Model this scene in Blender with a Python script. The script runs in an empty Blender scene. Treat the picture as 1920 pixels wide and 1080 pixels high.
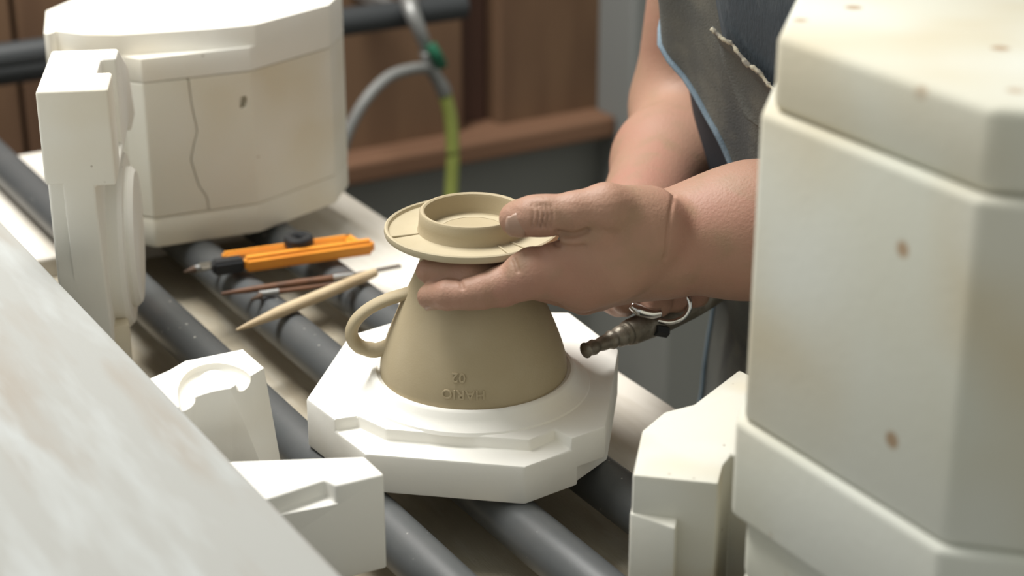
import bpy, bmesh, math, random
import numpy as np
from mathutils import Vector, Matrix, noise
random.seed(4)
R = math.radians
SC = bpy.context.scene
COL = SC.collection

# ------------------------------------------------------------------ camera
F_PX, PITCH, CAM_Z, TZ = 3400.0, R(22.5), 1.383, 0.846
cam = bpy.data.cameras.new('camera'); cam.sensor_width = 36.0; cam.lens = 36.0 * F_PX / 1920.0
cam.clip_start = 0.02; cam.clip_end = 60
cam.dof.use_dof = True; cam.dof.focus_distance = 1.125; cam.dof.aperture_fstop = 5.6
co = bpy.data.objects.new('camera', cam); COL.objects.link(co)
co.location = (0, 0, CAM_Z); co.rotation_euler = (math.pi / 2 - PITCH, 0, 0)
SC.camera = co

# ------------------------------------------------------------------ world, lights, exposure
w = bpy.data.worlds.new('world'); SC.world = w; w.use_nodes = True
w.node_tree.nodes['Background'].inputs[0].default_value = (.98, 1.0, 0.93, 1)
w.node_tree.nodes['Background'].inputs[1].default_value = 0.36
def area(name, loc, target, sx, sy, power, col):
    l = bpy.data.lights.new(name, 'AREA'); l.shape = 'RECTANGLE'; l.size = sx; l.size_y = sy
    l.energy = power; l.color = col
    o = bpy.data.objects.new(name, l); COL.objects.link(o); o.location = loc
    o.rotation_euler = (Vector(target) - Vector(loc)).to_track_quat('-Z', 'Y').to_euler()
    return o
area('ceiling_lamp', (-.55, 1.52, 2.40), (-.15, 1.15, .9), 1.1, .6, 35, (1.0, .99, .955))
area('window_daylight', (-2.3, .9, 1.9), (0, 1.2, .9), 1.4, 1.2, 6, (.90, .96, 1.0))
SC.view_settings.view_transform = 'Standard'; SC.view_settings.look = 'None'
SC.view_settings.gamma = 1.0; SC.view_settings.exposure = 0.55
SC.view_settings.use_curve_mapping = False

# ------------------------------------------------------------------ measuring helpers (pixels of the photo to points of the place)
FW = np.array([0, math.cos(PITCH), -math.sin(PITCH)]); UPV = np.array([0, math.sin(PITCH), math.cos(PITCH)])
RT = np.array([1., 0, 0]); CC = np.array([0, 0, CAM_Z])
def ray(x, y): return RT * (x - 960) / F_PX + FW - UPV * (y - 540) / F_PX
def uz(x, y, z): r = ray(x, y); return CC + r * ((z - CAM_Z) / r[2])
def uy(x, y, Y): r = ray(x, y); return CC + r * (Y / r[1])
def ud(x, y, d): return CC + ray(x, y) * d
UA = R(-59.2)
U = np.array([math.cos(UA), math.sin(UA), 0]); N = np.array([-math.sin(UA), math.cos(UA), 0])
def ns(n, s, z): return N * n + U * s + np.array([0, 0, z])      # bench frame: across, along, up

# ------------------------------------------------------------------ materials
def nd(nt, t, **kw):
    n = nt.nodes.new(t)
    for k, v in kw.items():
        if k in n.inputs: n.inputs[k].default_value = v
        else: setattr(n, k, v)
    return n
def material(name, base, rough=.8, c2=None, c2scale=6, c2lo=.45, c2hi=.7, stretch=(1, 1, 1), rot=0.0, c3=None, c3scale=60, c3lo=.62, c3hi=.7,
             bump=.0, bscale=300, metal=0, spec=.3, sss=0, specks=None, specsize=60, specthr=.05, gate=.58, detail=4):
    m = bpy.data.materials.new(name); m.use_nodes = True; nt = m.node_tree
    b = nt.nodes['Principled BSDF']; b.inputs['Roughness'].default_value = rough; b.inputs['Metallic'].default_value = metal
    b.inputs['Specular IOR Level'].default_value = spec
    tc = nd(nt, 'ShaderNodeTexCoord'); mp = nd(nt, 'ShaderNodeMapping'); mp.inputs['Scale'].default_value = stretch
    mr = nd(nt, 'ShaderNodeMapping'); mr.inputs['Rotation'].default_value = (0, 0, rot)
    nt.links.new(tc.outputs['Object'], mr.inputs[0]); nt.links.new(mr.outputs[0], mp.inputs[0])
    cur = None
    def mix(cur_, col, fac):
        mx = nt.nodes.new('ShaderNodeMix'); mx.data_type = 'RGBA'
        if cur_ is None: mx.inputs[6].default_value = (*base, 1)
        else: nt.links.new(cur_, mx.inputs[6])
        mx.inputs[7].default_value = (*col, 1); nt.links.new(fac, mx.inputs[0]); return mx.outputs[2]
    for col, scale, lo, hi in ((c2, c2scale, c2lo, c2hi), (c3, c3scale, c3lo, c3hi)):
        if col is None: continue
        no = nd(nt, 'ShaderNodeTexNoise'); no.inputs['Scale'].default_value = scale; no.inputs['Detail'].default_value = detail
        nt.links.new(mp.outputs[0], no.inputs['Vector'])
        rg = nd(nt, 'ShaderNodeMapRange'); rg.inputs['From Min'].default_value = lo; rg.inputs['From Max'].default_value = hi
        nt.links.new(no.outputs['Fac'], rg.inputs['Value']); cur = mix(cur, col, rg.outputs[0])
    if specks:
        vo = nd(nt, 'ShaderNodeTexVoronoi'); vo.inputs['Scale'].default_value = specsize; vo.inputs['Randomness'].default_value = 1
        nt.links.new(mr.outputs[0], vo.inputs['Vector'])
        rg = nd(nt, 'ShaderNodeMapRange'); rg.inputs['From Min'].default_value = specthr; rg.inputs['From Max'].default_value = specthr * .6
        nt.links.new(vo.outputs['Distance'], rg.inputs['Value'])
        no = nd(nt, 'ShaderNodeTexNoise'); no.inputs['Scale'].default_value = specsize * .45
        nt.links.new(mr.outputs[0], no.inputs['Vector'])
        rg2 = nd(nt, 'ShaderNodeMapRange'); rg2.inputs['From Min'].default_value = gate; rg2.inputs['From Max'].default_value = gate + .08
        nt.links.new(no.outputs['Fac'], rg2.inputs['Value'])
        mu = nd(nt, 'ShaderNodeMath', operation='MULTIPLY'); nt.links.new(rg.outputs[0], mu.inputs[0]); nt.links.new(rg2.outputs[0], mu.inputs[1])
        cur = mix(cur, specks, mu.outputs[0])
    if cur is None: b.inputs['Base Color'].default_value = (*base, 1)
    else: nt.links.new(cur, b.inputs['Base Color'])
    if bump:
        no = nd(nt, 'ShaderNodeTexNoise'); no.inputs['Scale'].default_value = bscale; no.inputs['Detail'].default_value = 3
        nt.links.new(mp.outputs[0], no.inputs['Vector'])
        bp = nd(nt, 'ShaderNodeBump'); bp.inputs['Strength'].default_value = bump; bp.inputs['Distance'].default_value = .001
        nt.links.new(no.outputs['Fac'], bp.inputs['Height']); nt.links.new(bp.outputs[0], b.inputs['Normal'])
    if sss:
        b.inputs['Subsurface Weight'].default_value = sss; b.inputs['Subsurface Radius'].default_value = (1, .35, .2)
        b.inputs['Subsurface Scale'].default_value = .004
    return m
M = {}
M['plaster'] = material('plaster', (.80, .775, .70), .9, (.73, .65, .51), 7, .46, .76, detail=1.5, c3=(.83, .82, .77), c3scale=14, c3lo=.45, c3hi=.75, bump=.12, bscale=260, specks=(.20, .14, .09), specsize=60, specthr=.06, gate=.50)
M['plaster_white'] = material('plaster_white', (.84, .82, .765), .9, (.78, .72, .60), 12, .58, .9, detail=1.5, bump=.10, bscale=240)
M['plaster_old'] = material('plaster_old', (.56, .555, .475), .9, (.50, .415, .27), 8, .44, .78, detail=1.5, c3=(.59, .595, .54), c3scale=11, c3lo=.42, c3hi=.72, bump=.15, bscale=200, specks=(.36, .26, .17), specsize=26, specthr=.13, gate=.34)
M['plaster_spotted'] = material('plaster_spotted', (.60, .585, .515), .9, (.55, .46, .31), 16, .50, .72, detail=1.5, c3=(.64, .63, .57), c3scale=14, c3lo=.45, c3hi=.75, bump=.15, bscale=220, specks=(.16, .10, .06), specsize=90, specthr=.11, gate=.50)
M['plaster_cream'] = material('plaster_cream', (.74, .71, .61), .9, (.67, .58, .42), 8, .45, .76, detail=1.5, c3=(.77, .74, .66), c3scale=13, c3lo=.45, c3hi=.75, bump=.15, bscale=220, specks=(.3, .2, .12), specsize=40, specthr=.04)
M['clay'] = material('raw_clay', (.385, .315, .200), .62, (.41, .34, .225), 30, .4, .7, bump=.10, bscale=900, spec=.25)
M['clay_light'] = material('drying_clay', (.43, .365, .245), .75, (.46, .395, .275), 40, .4, .7, bump=.08, bscale=900, spec=.2)
M['pvc'] = material('grey_plastic', (.080, .085, .087), .38, (.098, .10, .10), 20, .5, .8, bump=.05, bscale=400, spec=.45, specks=(.55, .53, .48), specsize=160, specthr=.16)
M['bed'] = material('dusty_plywood', (.42, .37, .28), .9, (.34, .28, .20), 3.2, .45, .75, stretch=(2, 9, 2), rot=R(59.2), c3=(.47, .43, .35), c3scale=9, c3lo=.5, c3hi=.7, bump=.4, bscale=90)
M['rail'] = material('whitened_plank', (.68, .64, .57), .85, (.55, .50, .42), 4, .48, .75, stretch=(2, 14, 2), rot=R(59.2), bump=.2, bscale=90)
M['table'] = material('whitened_plywood', (.305, .305, .288), .85, (.265, .23, .19), 3.5, .46, .72, stretch=(1.3, 7, 1), rot=R(59.2), c3=(.355, .365, .357), c3scale=5, c3lo=.50, c3hi=.66, bump=.15, bscale=60)
M['wood_dark'] = material('bench_timber', (.20, .13, .08), .8, (.13, .085, .055), 6, .4, .7, bump=.1, bscale=100)
M['wall_wood'] = material('brown_panel_wood', (.17, .098, .055), .75, (.12, .066, .038), 3, .4, .7, stretch=(6, 6, 1), bump=.1, bscale=80)
M['wall_wood2'] = material('dark_stile_wood', (.085, .043, .030), .75, (.065, .034, .025), 3, .4, .7, stretch=(6, 6, 1))
M['ledge'] = material('ledge_wood', (.19, .10, .058), .75, (.15, .078, .046), 4, .4, .7, stretch=(1, 8, 8), rot=R(-30))
M['wall_grey'] = material('dark_grey_wall', (.22, .22, .20), .9, (.19, .19, .175), 3)
M['floor'] = material('grey_concrete', (.22, .215, .20), .85, (.19, .185, .172), 4, bump=.1, bscale=60)
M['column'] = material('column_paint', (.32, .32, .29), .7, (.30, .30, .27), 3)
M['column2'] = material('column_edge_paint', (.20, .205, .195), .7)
M['pipe'] = material('wall_pipe_paint', (.035, .038, .04), .5, spec=.4)
M['hose_grey'] = material('grey_hose_rubber', (.20, .20, .19), .5, spec=.4)
M['hose_green'] = material('yellow_green_hose', (.30, .34, .085), .45, spec=.4)
M['green'] = material('green_plastic', (.02, .12, .065), .4)
M['zinc'] = material('dull_metal', (.28, .28, .27), .45, metal=.6)
M['steel'] = material('blade_steel', (.55, .55, .54), .25, metal=1)
M['chrome'] = material('chrome', (.75, .75, .74), .1, metal=1)
M['gun'] = material('dirty_alloy', (.20, .175, .135), .45, (.34, .31, .26), 90, .45, .7, metal=.55, bump=.4, bscale=300)
M['black'] = material('black_plastic', (.02, .021, .023), .45)
M['orange'] = material('orange_plastic', (.80, .32, .035), .42, (.75, .27, .03), 60, .4, .7, spec=.4)
M['stick'] = material('boxwood', (.58, .46, .30), .6, (.48, .36, .22), 20, .45, .7, stretch=(1, 1, 1))
M['brush_wood'] = material('brown_brush_handle', (.16, .075, .04), .5, (.10, .05, .03), 60)
M['bristle'] = material('brush_bristle', (.10, .065, .045), .8)
M['skin'] = material('skin', (.345, .200, .140), .55, (.355, .182, .133), 16, .48, .74, c3=(.305, .19, .125), c3scale=48, c3lo=.5, c3hi=.72, bump=.35, bscale=520, spec=.3, sss=.05)
M['nail'] = material('nail', (.35, .225, .165), .4, spec=.4)
M['hair'] = material('black_hair', (.012, .01, .009), .5, bump=.5, bscale=300)
M['denim'] = material('washed_denim', (.125, .126, .112), .9, (.085, .090, .090), 14, .42, .70, c3=(.165, .163, .140), c3scale=26, c3lo=.5, c3hi=.72, bump=.5, bscale=700)
M['denim_blue'] = material('blue_denim', (.065, .078, .092), .9, (.14, .16, .175), 40, .45, .7, stretch=(1, 1, .2), bump=.5, bscale=700)
M['hem'] = material('faded_hem', (.20, .26, .31), .9, (.12, .165, .205), 40, .45, .7, bump=.5, bscale=700)
M['thread'] = material('frayed_thread', (.42, .38, .29), .95, (.2, .18, .15), 200, .45, .6)
M['shirt'] = material('dark_shirt', (.03, .032, .038), .9, bump=.2, bscale=500)
M['trousers'] = material('navy_trousers', (.022, .026, .04), .9, bump=.2, bscale=500)
M['shoe'] = material('black_shoe', (.02, .02, .02), .6)

# ------------------------------------------------------------------ object helpers
def mobj(name, me, mat=None, parent=None, smooth=False):
    o = bpy.data.objects.new(name, me); COL.objects.link(o)
    if mat: me.materials.clear(); me.materials.append(M[mat])
    if smooth:
        me.polygons.foreach_set('use_smooth', [True] * len(me.polygons))
        if smooth == 'angle': me.set_sharp_from_angle(angle=R(35))
    me.update()
    if parent:
        o.parent = parent; o.matrix_parent_inverse = parent.matrix_basis.inverted()
    return o
def empty(name, loc=(0, 0, 0)):
    o = bpy.data.objects.new(name, None); COL.objects.link(o); o.location = Vector(loc); o.empty_display_size = .05
    return o
def tag(o, label, cat, group=None):
    o['label'] = label; o['category'] = cat
    if group: o['group'] = group
    return o
def struct(o, label=None):
    o['kind'] = 'structure'
    if label: o['label'] = label
    return o
def b2m(bm, name='mesh'):
    bmesh.ops.recalc_face_normals(bm, faces=bm.faces)
    me = bpy.data.meshes.new(name); bm.to_mesh(me); bm.free(); return me
def prism_bm(pts, z0, z1, bevel=0, seg=2, top=None):
    """polygon pts (x,y) extruded z0..z1; top = other outline for the upper ring (draft)"""
    bm = bmesh.new()
    lo = [bm.verts.new((p[0], p[1], z0)) for p in pts]; hi = [bm.verts.new((p[0], p[1], z1)) for p in (top or pts)]
    bm.faces.new(lo[::-1]); bm.faces.new(hi); n = len(pts)
    for i in range(n): bm.faces.new((lo[i], lo[(i + 1) % n], hi[(i + 1) % n], hi[i]))
    bmesh.ops.recalc_face_normals(bm, faces=bm.faces)
    if bevel: bmesh.ops.bevel(bm, geom=list(bm.edges), offset=bevel, segments=seg, affect='EDGES', profile=.5)
    return bm
def box_ns(n0, n1, s0, s1, z0, z1, bevel=0):
    pts = [ns(n0, s0, 0)[:2], ns(n1, s0, 0)[:2], ns(n1, s1, 0)[:2], ns(n0, s1, 0)[:2]]
    return b2m(prism_bm(pts, z0, z1, bevel))
def evalmesh(o):
    dg = bpy.context.evaluated_depsgraph_get(); e = o.evaluated_get(dg)
    me = bpy.data.meshes.new_from_object(e); return me
def carve(base, cutters, bevel=.0015, seg=2, union=()):
    """base bmesh minus cutter bmeshes, then a small bevel; returns a mesh"""
    o = mobj('tmp', b2m(base)); tmp = [o]
    for c, op in [(c, 'UNION') for c in union] + [(c, 'DIFFERENCE') for c in cutters]:
        k = mobj('tmp_cut', b2m(c)); tmp.append(k)
        md = o.modifiers.new('b', 'BOOLEAN'); md.operation = op; md.object = k; md.solver = 'EXACT'
    if bevel:
        md = o.modifiers.new('v', 'BEVEL'); md.width = bevel; md.segments = seg; md.limit_method = 'ANGLE'; md.angle_limit = R(25)
    bpy.context.view_layer.update()
    me = evalmesh(o)
    for t in tmp:
        d = t.data; bpy.data.objects.remove(t); bpy.data.meshes.remove(d)
    return me
def lathe(profile, center, seg=96, closed=True):
    """profile [(r,z)...]; closed = ring profile joined to itself"""
    n = len(profile); vs, fs = [], []
    for i in range(seg):
        a = 2 * math.pi * i / seg
        for r, z in profile: vs.append((center[0] + r * math.cos(a), center[1] + r * math.sin(a), center[2] + z))
    for i in range(seg):
        j = (i + 1) % seg
        for k in range(n if closed else n - 1):
            l = (k + 1) % n; fs.append((i * n + k, j * n + k, j * n + l, i * n + l))
    me = bpy.data.meshes.new('lathe'); me.from_pydata(vs, [], fs); me.validate()
    bm = bmesh.new(); bm.from_mesh(me); bmesh.ops.remove_doubles(bm, verts=bm.verts, dist=1e-6); bmesh.ops.recalc_face_normals(bm, faces=bm.faces); bm.to_mesh(me); bm.free()
    return me
def spline(pts, n):
    """Catmull-Rom through points (any dimension)"""
    P = np.array(pts, float); P = np.vstack([2 * P[0] - P[1], P, 2 * P[-1] - P[-2]]); out = []
    m = len(P) - 3
    for t in np.linspace(0, m - 1e-9, n):
        i = int(t); f = t - i; a, b, c, d = P[i:i + 4]
        out.append(.5 * (2 * b + (c - a) * f + (2 * a - 5 * b + 4 * c - d) * f * f + (3 * b - a - 3 * c + d) * f ** 3))
    return np.array(out)
def tube(pts, rad, seg=16, flat=None, caps=True, ref=(0, 0, 1)):
    """swept tube; rad scalar or list; flat=(kx,ky) scales the section (kx along ref side)"""
    P = np.array(pts, float); n = len(P); rad = [rad] * n if np.isscalar(rad) else rad
    vs, fs = [], []; ref = np.array(ref, float)
    for i in range(n):
        t = P[min(i + 1, n - 1)] - P[max(i - 1, 0)]; t /= np.linalg.norm(t)
        a = np.cross(t, ref); a /= np.linalg.norm(a) + 1e-12; b = np.cross(a, t)
        kx, ky = flat or (1, 1)
        for k in range(seg):
            q = 2 * math.pi * k / seg
            vs.append(P[i] + rad[i] * (kx * math.cos(q) * a + ky * math.sin(q) * b))
    for i in range(n - 1):
        for k in range(seg):
            l = (k + 1) % seg; fs.append((i * seg + k, i * seg + l, (i + 1) * seg + l, (i + 1) * seg + k))
    if caps: fs.append(tuple(range(seg))[::-1]); fs.append(tuple(range((n - 1) * seg, n * seg)))
    me = bpy.data.meshes.new('tube'); me.from_pydata([tuple(v) for v in vs], [], fs); me.validate()
    bm = bmesh.new(); bm.from_mesh(me); bmesh.ops.recalc_face_normals(bm, faces=bm.faces); bm.to_mesh(me); bm.free()
    return me
def pipe_mesh(a, b, r, wall, seg=40):
    """straight hollow pipe"""
    a = np.array(a); b = np.array(b); t = (b - a) / np.linalg.norm(b - a); sx = np.cross(t, [0, 0, 1]); sx /= np.linalg.norm(sx); sy = np.cross(sx, t)
    vs, fs = [], []
    for p, rr in ((a, r), (b, r), (b, r - wall), (a, r - wall)):
        for k in range(seg): q = 2 * math.pi * k / seg; vs.append(tuple(p + rr * (math.cos(q) * sx + math.sin(q) * sy)))
    for j in range(4):
        for k in range(seg):
            l = (k + 1) % seg; j2 = (j + 1) % 4; fs.append((j * seg + k, j * seg + l, j2 * seg + l, j2 * seg + k))
    me = bpy.data.meshes.new('pipe'); me.from_pydata(vs, [], fs)
    bm = bmesh.new(); bm.from_mesh(me); bmesh.ops.recalc_face_normals(bm, faces=bm.faces); bm.to_mesh(me); bm.free()
    return me
def xform(me, mat):
    me.transform(mat); return me

# ---- signed-distance modelling: round cones merged smoothly, meshed by surface nets on a rectilinear grid
def sd_cone(p, a, b, ra, rb):
    a = np.asarray(a, float); b = np.asarray(b, float); ba = b - a; l2 = ba @ ba
    h = np.clip((p - a) @ ba / l2, 0, 1)
    return np.sqrt((((p - a) - h[..., None] * ba) ** 2).sum(-1)) - (ra + (rb - ra) * h)
def sd_ell(p, c, r, rot=None):
    q = p - np.asarray(c)
    if rot is not None: q = q @ rot            # columns of rot = axes
    q = q / np.asarray(r); k0 = np.sqrt((q * q).sum(-1)); k1 = np.sqrt(((q / np.asarray(r)) ** 2).sum(-1))
    return k0 * (k0 - 1) / (k1 + 1e-9)
def field(axes, prims):
    X, Y, Z = axes; D = np.full((len(X), len(Y), len(Z)), 1.0, np.float32)
    for lo, hi, fn, k, op in prims:
        pad = .03
        i0, i1 = np.searchsorted(X, [lo[0] - pad, hi[0] + pad]); j0, j1 = np.searchsorted(Y, [lo[1] - pad, hi[1] + pad]); k0, k1 = np.searchsorted(Z, [lo[2] - pad, hi[2] + pad])
        if i1 <= i0 or j1 <= j0 or k1 <= k0: continue
        g = np.stack(np.meshgrid(X[i0:i1], Y[j0:j1], Z[k0:k1], indexing='ij'), -1)
        d = fn(g); o = D[i0:i1, j0:j1, k0:k1]
        if op == 'sub':
            h = np.clip(.5 - .5 * (o + d) / k, 0, 1); r = o * (1 - h) - d * h + k * h * (1 - h)
        else:
            h = np.clip(.5 + .5 * (o - d) / k, 0, 1); r = o * (1 - h) + d * h - k * h * (1 - h)
        D[i0:i1, j0:j1, k0:k1] = r
    return D
def pcone(a, b, ra, rb, k=.006, op='add'):
    a = np.asarray(a, float); b = np.asarray(b, float); r = max(ra, rb)
    return (np.minimum(a, b) - r, np.maximum(a, b) + r, lambda g: sd_cone(g, a, b, ra, rb), k, op)
def pell(c, r, k=.01, rot=None, op='add'):
    c = np.asarray(c, float); m = max(r); return (c - m, c + m, lambda g: sd_ell(g, c, r, rot), k, op)
def nets(axes, D, name='sdf'):
    X, Y, Z = axes; S = D < 0
    c = np.zeros(tuple(n - 1 for n in D.shape), np.uint8)
    for i in (0, 1):
        for j in (0, 1):
            for k in (0, 1): c += S[i:S.shape[0] - 1 + i, j:S.shape[1] - 1 + j, k:S.shape[2] - 1 + k]
    act = np.argwhere((c > 0) & (c < 8)); idx = np.full(c.shape, -1, np.int64); idx[tuple(act.T)] = np.arange(len(act))
    pos = np.zeros((len(act), 3)); cnt = np.zeros(len(act))
    def corner(o): q = act + o; return D[q[:, 0], q[:, 1], q[:, 2]].astype(float), np.stack([X[q[:, 0]], Y[q[:, 1]], Z[q[:, 2]]], 1)
    cor = {o: corner(np.array(o)) for o in [(i, j, k) for i in (0, 1) for j in (0, 1) for k in (0, 1)]}
    for o in cor:
        for ax in range(3):
            if o[ax]: continue
            e = list(o); e[ax] = 1; e = tuple(e)
            d0, p0 = cor[o]; d1, p1 = cor[e]; m = (d0 < 0) != (d1 < 0); t = np.where(m, d0 / np.where(m, d0 - d1, 1), 0)
            pos += np.where(m[:, None], p0 + (p1 - p0) * t[:, None], 0); cnt += m
    pos /= cnt[:, None]; quads = []
    for ax in range(3):
        a1, a2 = [(1, 2), (2, 0), (0, 1)][ax]
        sl = [slice(None)] * 3; sl[ax] = slice(0, -1); s0 = S[tuple(sl)]; sl[ax] = slice(1, None); s1 = S[tuple(sl)]
        e = np.argwhere(s0 != s1); e = e[(e[:, a1] > 0) & (e[:, a2] > 0) & (e[:, a1] < D.shape[a1] - 1) & (e[:, a2] < D.shape[a2] - 1)]
        ins = s0[tuple(e.T)]
        def at(d1, d2): q = e.copy(); q[:, a1] -= d1; q[:, a2] -= d2; return idx[tuple(q.T)]
        q = np.stack([at(1, 1), at(0, 1), at(0, 0), at(1, 0)], 1); q[~ins] = q[~ins][:, ::-1]
        quads.append(q)
    q = np.concatenate(quads); q = q[(q >= 0).all(1)]
    me = bpy.data.meshes.new(name); me.vertices.add(len(pos)); me.vertices.foreach_set('co', pos.astype(np.float32).ravel())
    me.loops.add(len(q) * 4); me.loops.foreach_set('vertex_index', q.astype(np.int32).ravel())
    me.polygons.add(len(q)); me.polygons.foreach_set('loop_start', np.arange(0, len(q) * 4, 4, dtype=np.int32))
    me.update(calc_edges=True); me.validate(); return me

# ================================================================== THE SETTING
WS = float(ud(860, 300, 2.5) @ U)                       # where the panelled wall stands along the bench axis
def wall_px(x, y, off=0.0):
    """point of the plane s = WS+off seen at a pixel"""
    r = ray(x, y); return CC + r * (((WS + off) - CC @ U) / (r @ U))
zl_hi = float(wall_px(880, 268, .05)[2]); zl_lo = float(wall_px(880, 309, .05)[2])
struct(mobj('floor', b2m(prism_bm([(-4, -2), (4.5, -2), (4.5, 6), (-4, 6)], -.05, 0)), 'floor'))
wall = struct(mobj('wall_back', box_ns(-1.4, 3.2, WS - .12, WS, 0, zl_lo + .005), 'wall_grey'))
struct(wall, 'dark grey lower wall behind the bench')
nC0 = float(wall_px(1121, 170) @ N); nC1 = float(wall_px(1180, 170) @ N); nC2 = float(wall_px(1236, 170) @ N)
xs = [(-1.4, float(wall_px(70, 150) @ N) - .02, 'wall_wood'), (float(wall_px(70, 150) @ N) - .02, float(wall_px(872, 120) @ N), 'wall_wood'),
      (float(wall_px(932, 120) @ N), nC0 + .02, 'wall_wood'), (nC2 - .02, 3.2, 'wall_wood')]
for a, b, m in xs:
    mobj('panel', box_ns(a + .003, b - .003, WS - .1, WS, zl_hi - .01, 2.3, .004), m, wall)
mobj('stile', box_ns(xs[1][1], xs[2][0], WS - .1, WS - .03, zl_hi - .01, 2.3, .002), 'wall_wood2', wall)
struct(mobj('trim_1', box_ns(-1.4, nC0, WS - .06, WS + .05, zl_lo, zl_hi, .006), 'ledge'), 'brown wooden ledge along the panelled wall')
struct(mobj('wall_plinth', box_ns(nC0 - .01, 3.2, WS - .01, WS + .20, 0, float(wall_px(1180, 450, .2)[2]), .004), 'wall_grey'), 'low dark grey plinth behind the person')
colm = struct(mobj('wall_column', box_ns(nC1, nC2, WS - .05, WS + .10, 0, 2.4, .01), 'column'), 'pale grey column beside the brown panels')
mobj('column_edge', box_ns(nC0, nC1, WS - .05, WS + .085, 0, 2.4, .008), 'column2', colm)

# bench
bench = tag(empty('work_bench', ns(.5, -1.0, 0)), 'low plywood work bench with whitened side rail, carrying grey pipes', 'bench')
mobj('bed_board', box_ns(.300, .687, -1.735, -.30, TZ - .065, TZ - .050, .001), 'bed', bench)
mobj('side_rail', box_ns(.592, .687, -1.735, -.30, TZ - .051, TZ - .030, .002), 'rail', bench)
mobj('cross_plank', box_ns(.300, .592, -1.730, -1.44, TZ - .051, TZ - .032, .002), 'rail', bench)
mobj('cross_plank', box_ns(.300, .592, -.46, -.31, TZ - .051, TZ - .032, .002), 'rail', bench)
for n in (.33, .655):
    for s in (-1.68, -.36): mobj('leg', box_ns(n - .025, n + .025, s - .025, s + .025, 0, TZ - .064, .003), 'wood_dark', bench)
PR = .016
for i, n in enumerate((.352, .424, .496, .568)):
    me = pipe_mesh(ns(n, -1.80 if i < 2 else -1.60, TZ - PR), ns(n, -.33, TZ - PR), PR, .003)
    o = mobj('plastic_pipe', me, 'pvc', None, 'angle')
    tag(o, ['dark grey plastic pipe half hidden beneath the whitened table edge', 'dark grey plastic pipe running under the handle-groove mould', 'dark grey plastic pipe under the middle of the octagonal plate',
            'dark grey plastic pipe lying against the whitened side rail'][i], 'pipe', 'grey pipes laid along the bench')
# near table
tbl = tag(empty('work_table', ns(.0, -.9, 0)), 'whitened plywood table in the lower left foreground', 'table')
mobj('table_top', box_ns(-.75, .2955, -1.9, -.15, .932, .95, .0015), 'table', tbl)
for n in (-.70, .255):
    for s in (-1.84, -.22): mobj('leg', box_ns(n - .03, n + .03, s - .03, s + .03, 0, .9325, .003), 'wood_dark', tbl)

# ================================================================== BASE PLATE OF THE MOULD
PT = TZ + .034
def px_at(pts, z): return [tuple(uz(x, y, z)[:2]) for x, y in pts]
OCT = px_at([(574, 747), (655, 628)], PT) + [(-.058, 1.172), (.040, 1.1705)] + px_at([(1160, 655), (1136, 799)], PT) + px_at([(984, 875), (684, 851)], PT - .008)
AX = uz(888, 690, .89)                                   # axis of the dripper
ppl = tag(empty('mould_base_plate', (AX[0], AX[1], TZ)), 'octagonal white plaster mould base with raised ring under the clay dripper', 'mould')
notch = px_at([(610, 792), (632, 785), (670, 779), (723, 804), (838, 813), (993, 824), (1040, 803), (1076, 824), (1140, 880), (1000, 960), (640, 960), (560, 860)], PT)
under = px_at([(1080, 905), (1140, 862), (1240, 900), (1140, 1000)], TZ)
mobj('slab', carve(prism_bm(OCT, TZ, PT), [prism_bm(notch, PT - .008, PT + .02), prism_bm(under, TZ - .01, TZ + .012)], .0016), 'plaster_white', ppl, 'angle')
ring = [(.0755, -.001), (.0745, .0012), (.0700, .0030), (.0668, .0062), (.0655, .0095), (.0640, .0108), (.0625, .0110), (.0610, .0098), (.0590, .0096), (.055, .0096), (.050, .0085), (.045, -.001)]
mobj('ring', lathe(ring, (AX[0], AX[1], PT), 128), 'plaster_white', ppl, 'angle')

# ================================================================== CLAY DRIPPER
DZ = PT + .0097
drp = tag(empty('coffee_dripper', (AX[0], AX[1], DZ)), 'unfired tan clay coffee dripper upside down on the plaster plate, held by the hand', 'dripper')
outer = [(.0600, 0), (.0600, .0025), (.0590, .010), (.0565, .019), (.0525, .030), (.0475, .042), (.0425, .053), (.0375, .064), (.0335, .074), (.0310, .083), (.0300, .0935)]
prof = spline(outer, 40)
def body_r(z): return float(np.interp(z, prof[:, 1], prof[:, 0]))
inn = [(max(r - .0045, .004), z) for r, z in prof[::-1]]
mobj('cone_body', lathe([tuple(p) for p in prof] + inn, (AX[0], AX[1], DZ), 160), 'clay', drp, 'angle')
fz = .0935
fl = [(.020, fz - .0005), (.0530, fz - .0005), (.0545, fz + .0005), (.0550, fz + .0022), (.0546, fz + .0044), (.0536, fz + .0050), (.0525, fz + .0044), (.0517, fz + .0026), (.0500, fz + .0020), (.0350, fz + .0026), (.020, fz + .0026)]
flange = mobj('flange', lathe(fl, (AX[0], AX[1], DZ), 160), 'clay_light', drp, 'angle')
cz = fz + .0024
colr = [(.0350, cz - .001), (.0338, cz + .0012), (.0333, cz + .006), (.0330, cz + .0115), (.0322, cz + .0127), (.0308, cz + .0129), (.0297, cz + .0122), (.0290, cz + .010), (.0285, cz + .003), (.0275, cz + .0005), (.024, cz + .0000), (.0005, cz + .0002), (.0005, cz - .001)]
mobj('collar', lathe(colr, (AX[0], AX[1], DZ), 160), 'clay', drp, 'angle')
for a in (R(197), R(-62), R(-46)):                          # casting ridges on the flange
    ca, sa = math.cos(a), math.sin(a)
    pts = [(AX[0] + r * ca, AX[1] + r * sa, DZ + fz + .0026) for r in np.linspace(.0345, .0528, 8)]
    mobj('ridge', tube(pts, .0008, 8), 'clay_light', flange, True)
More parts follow.
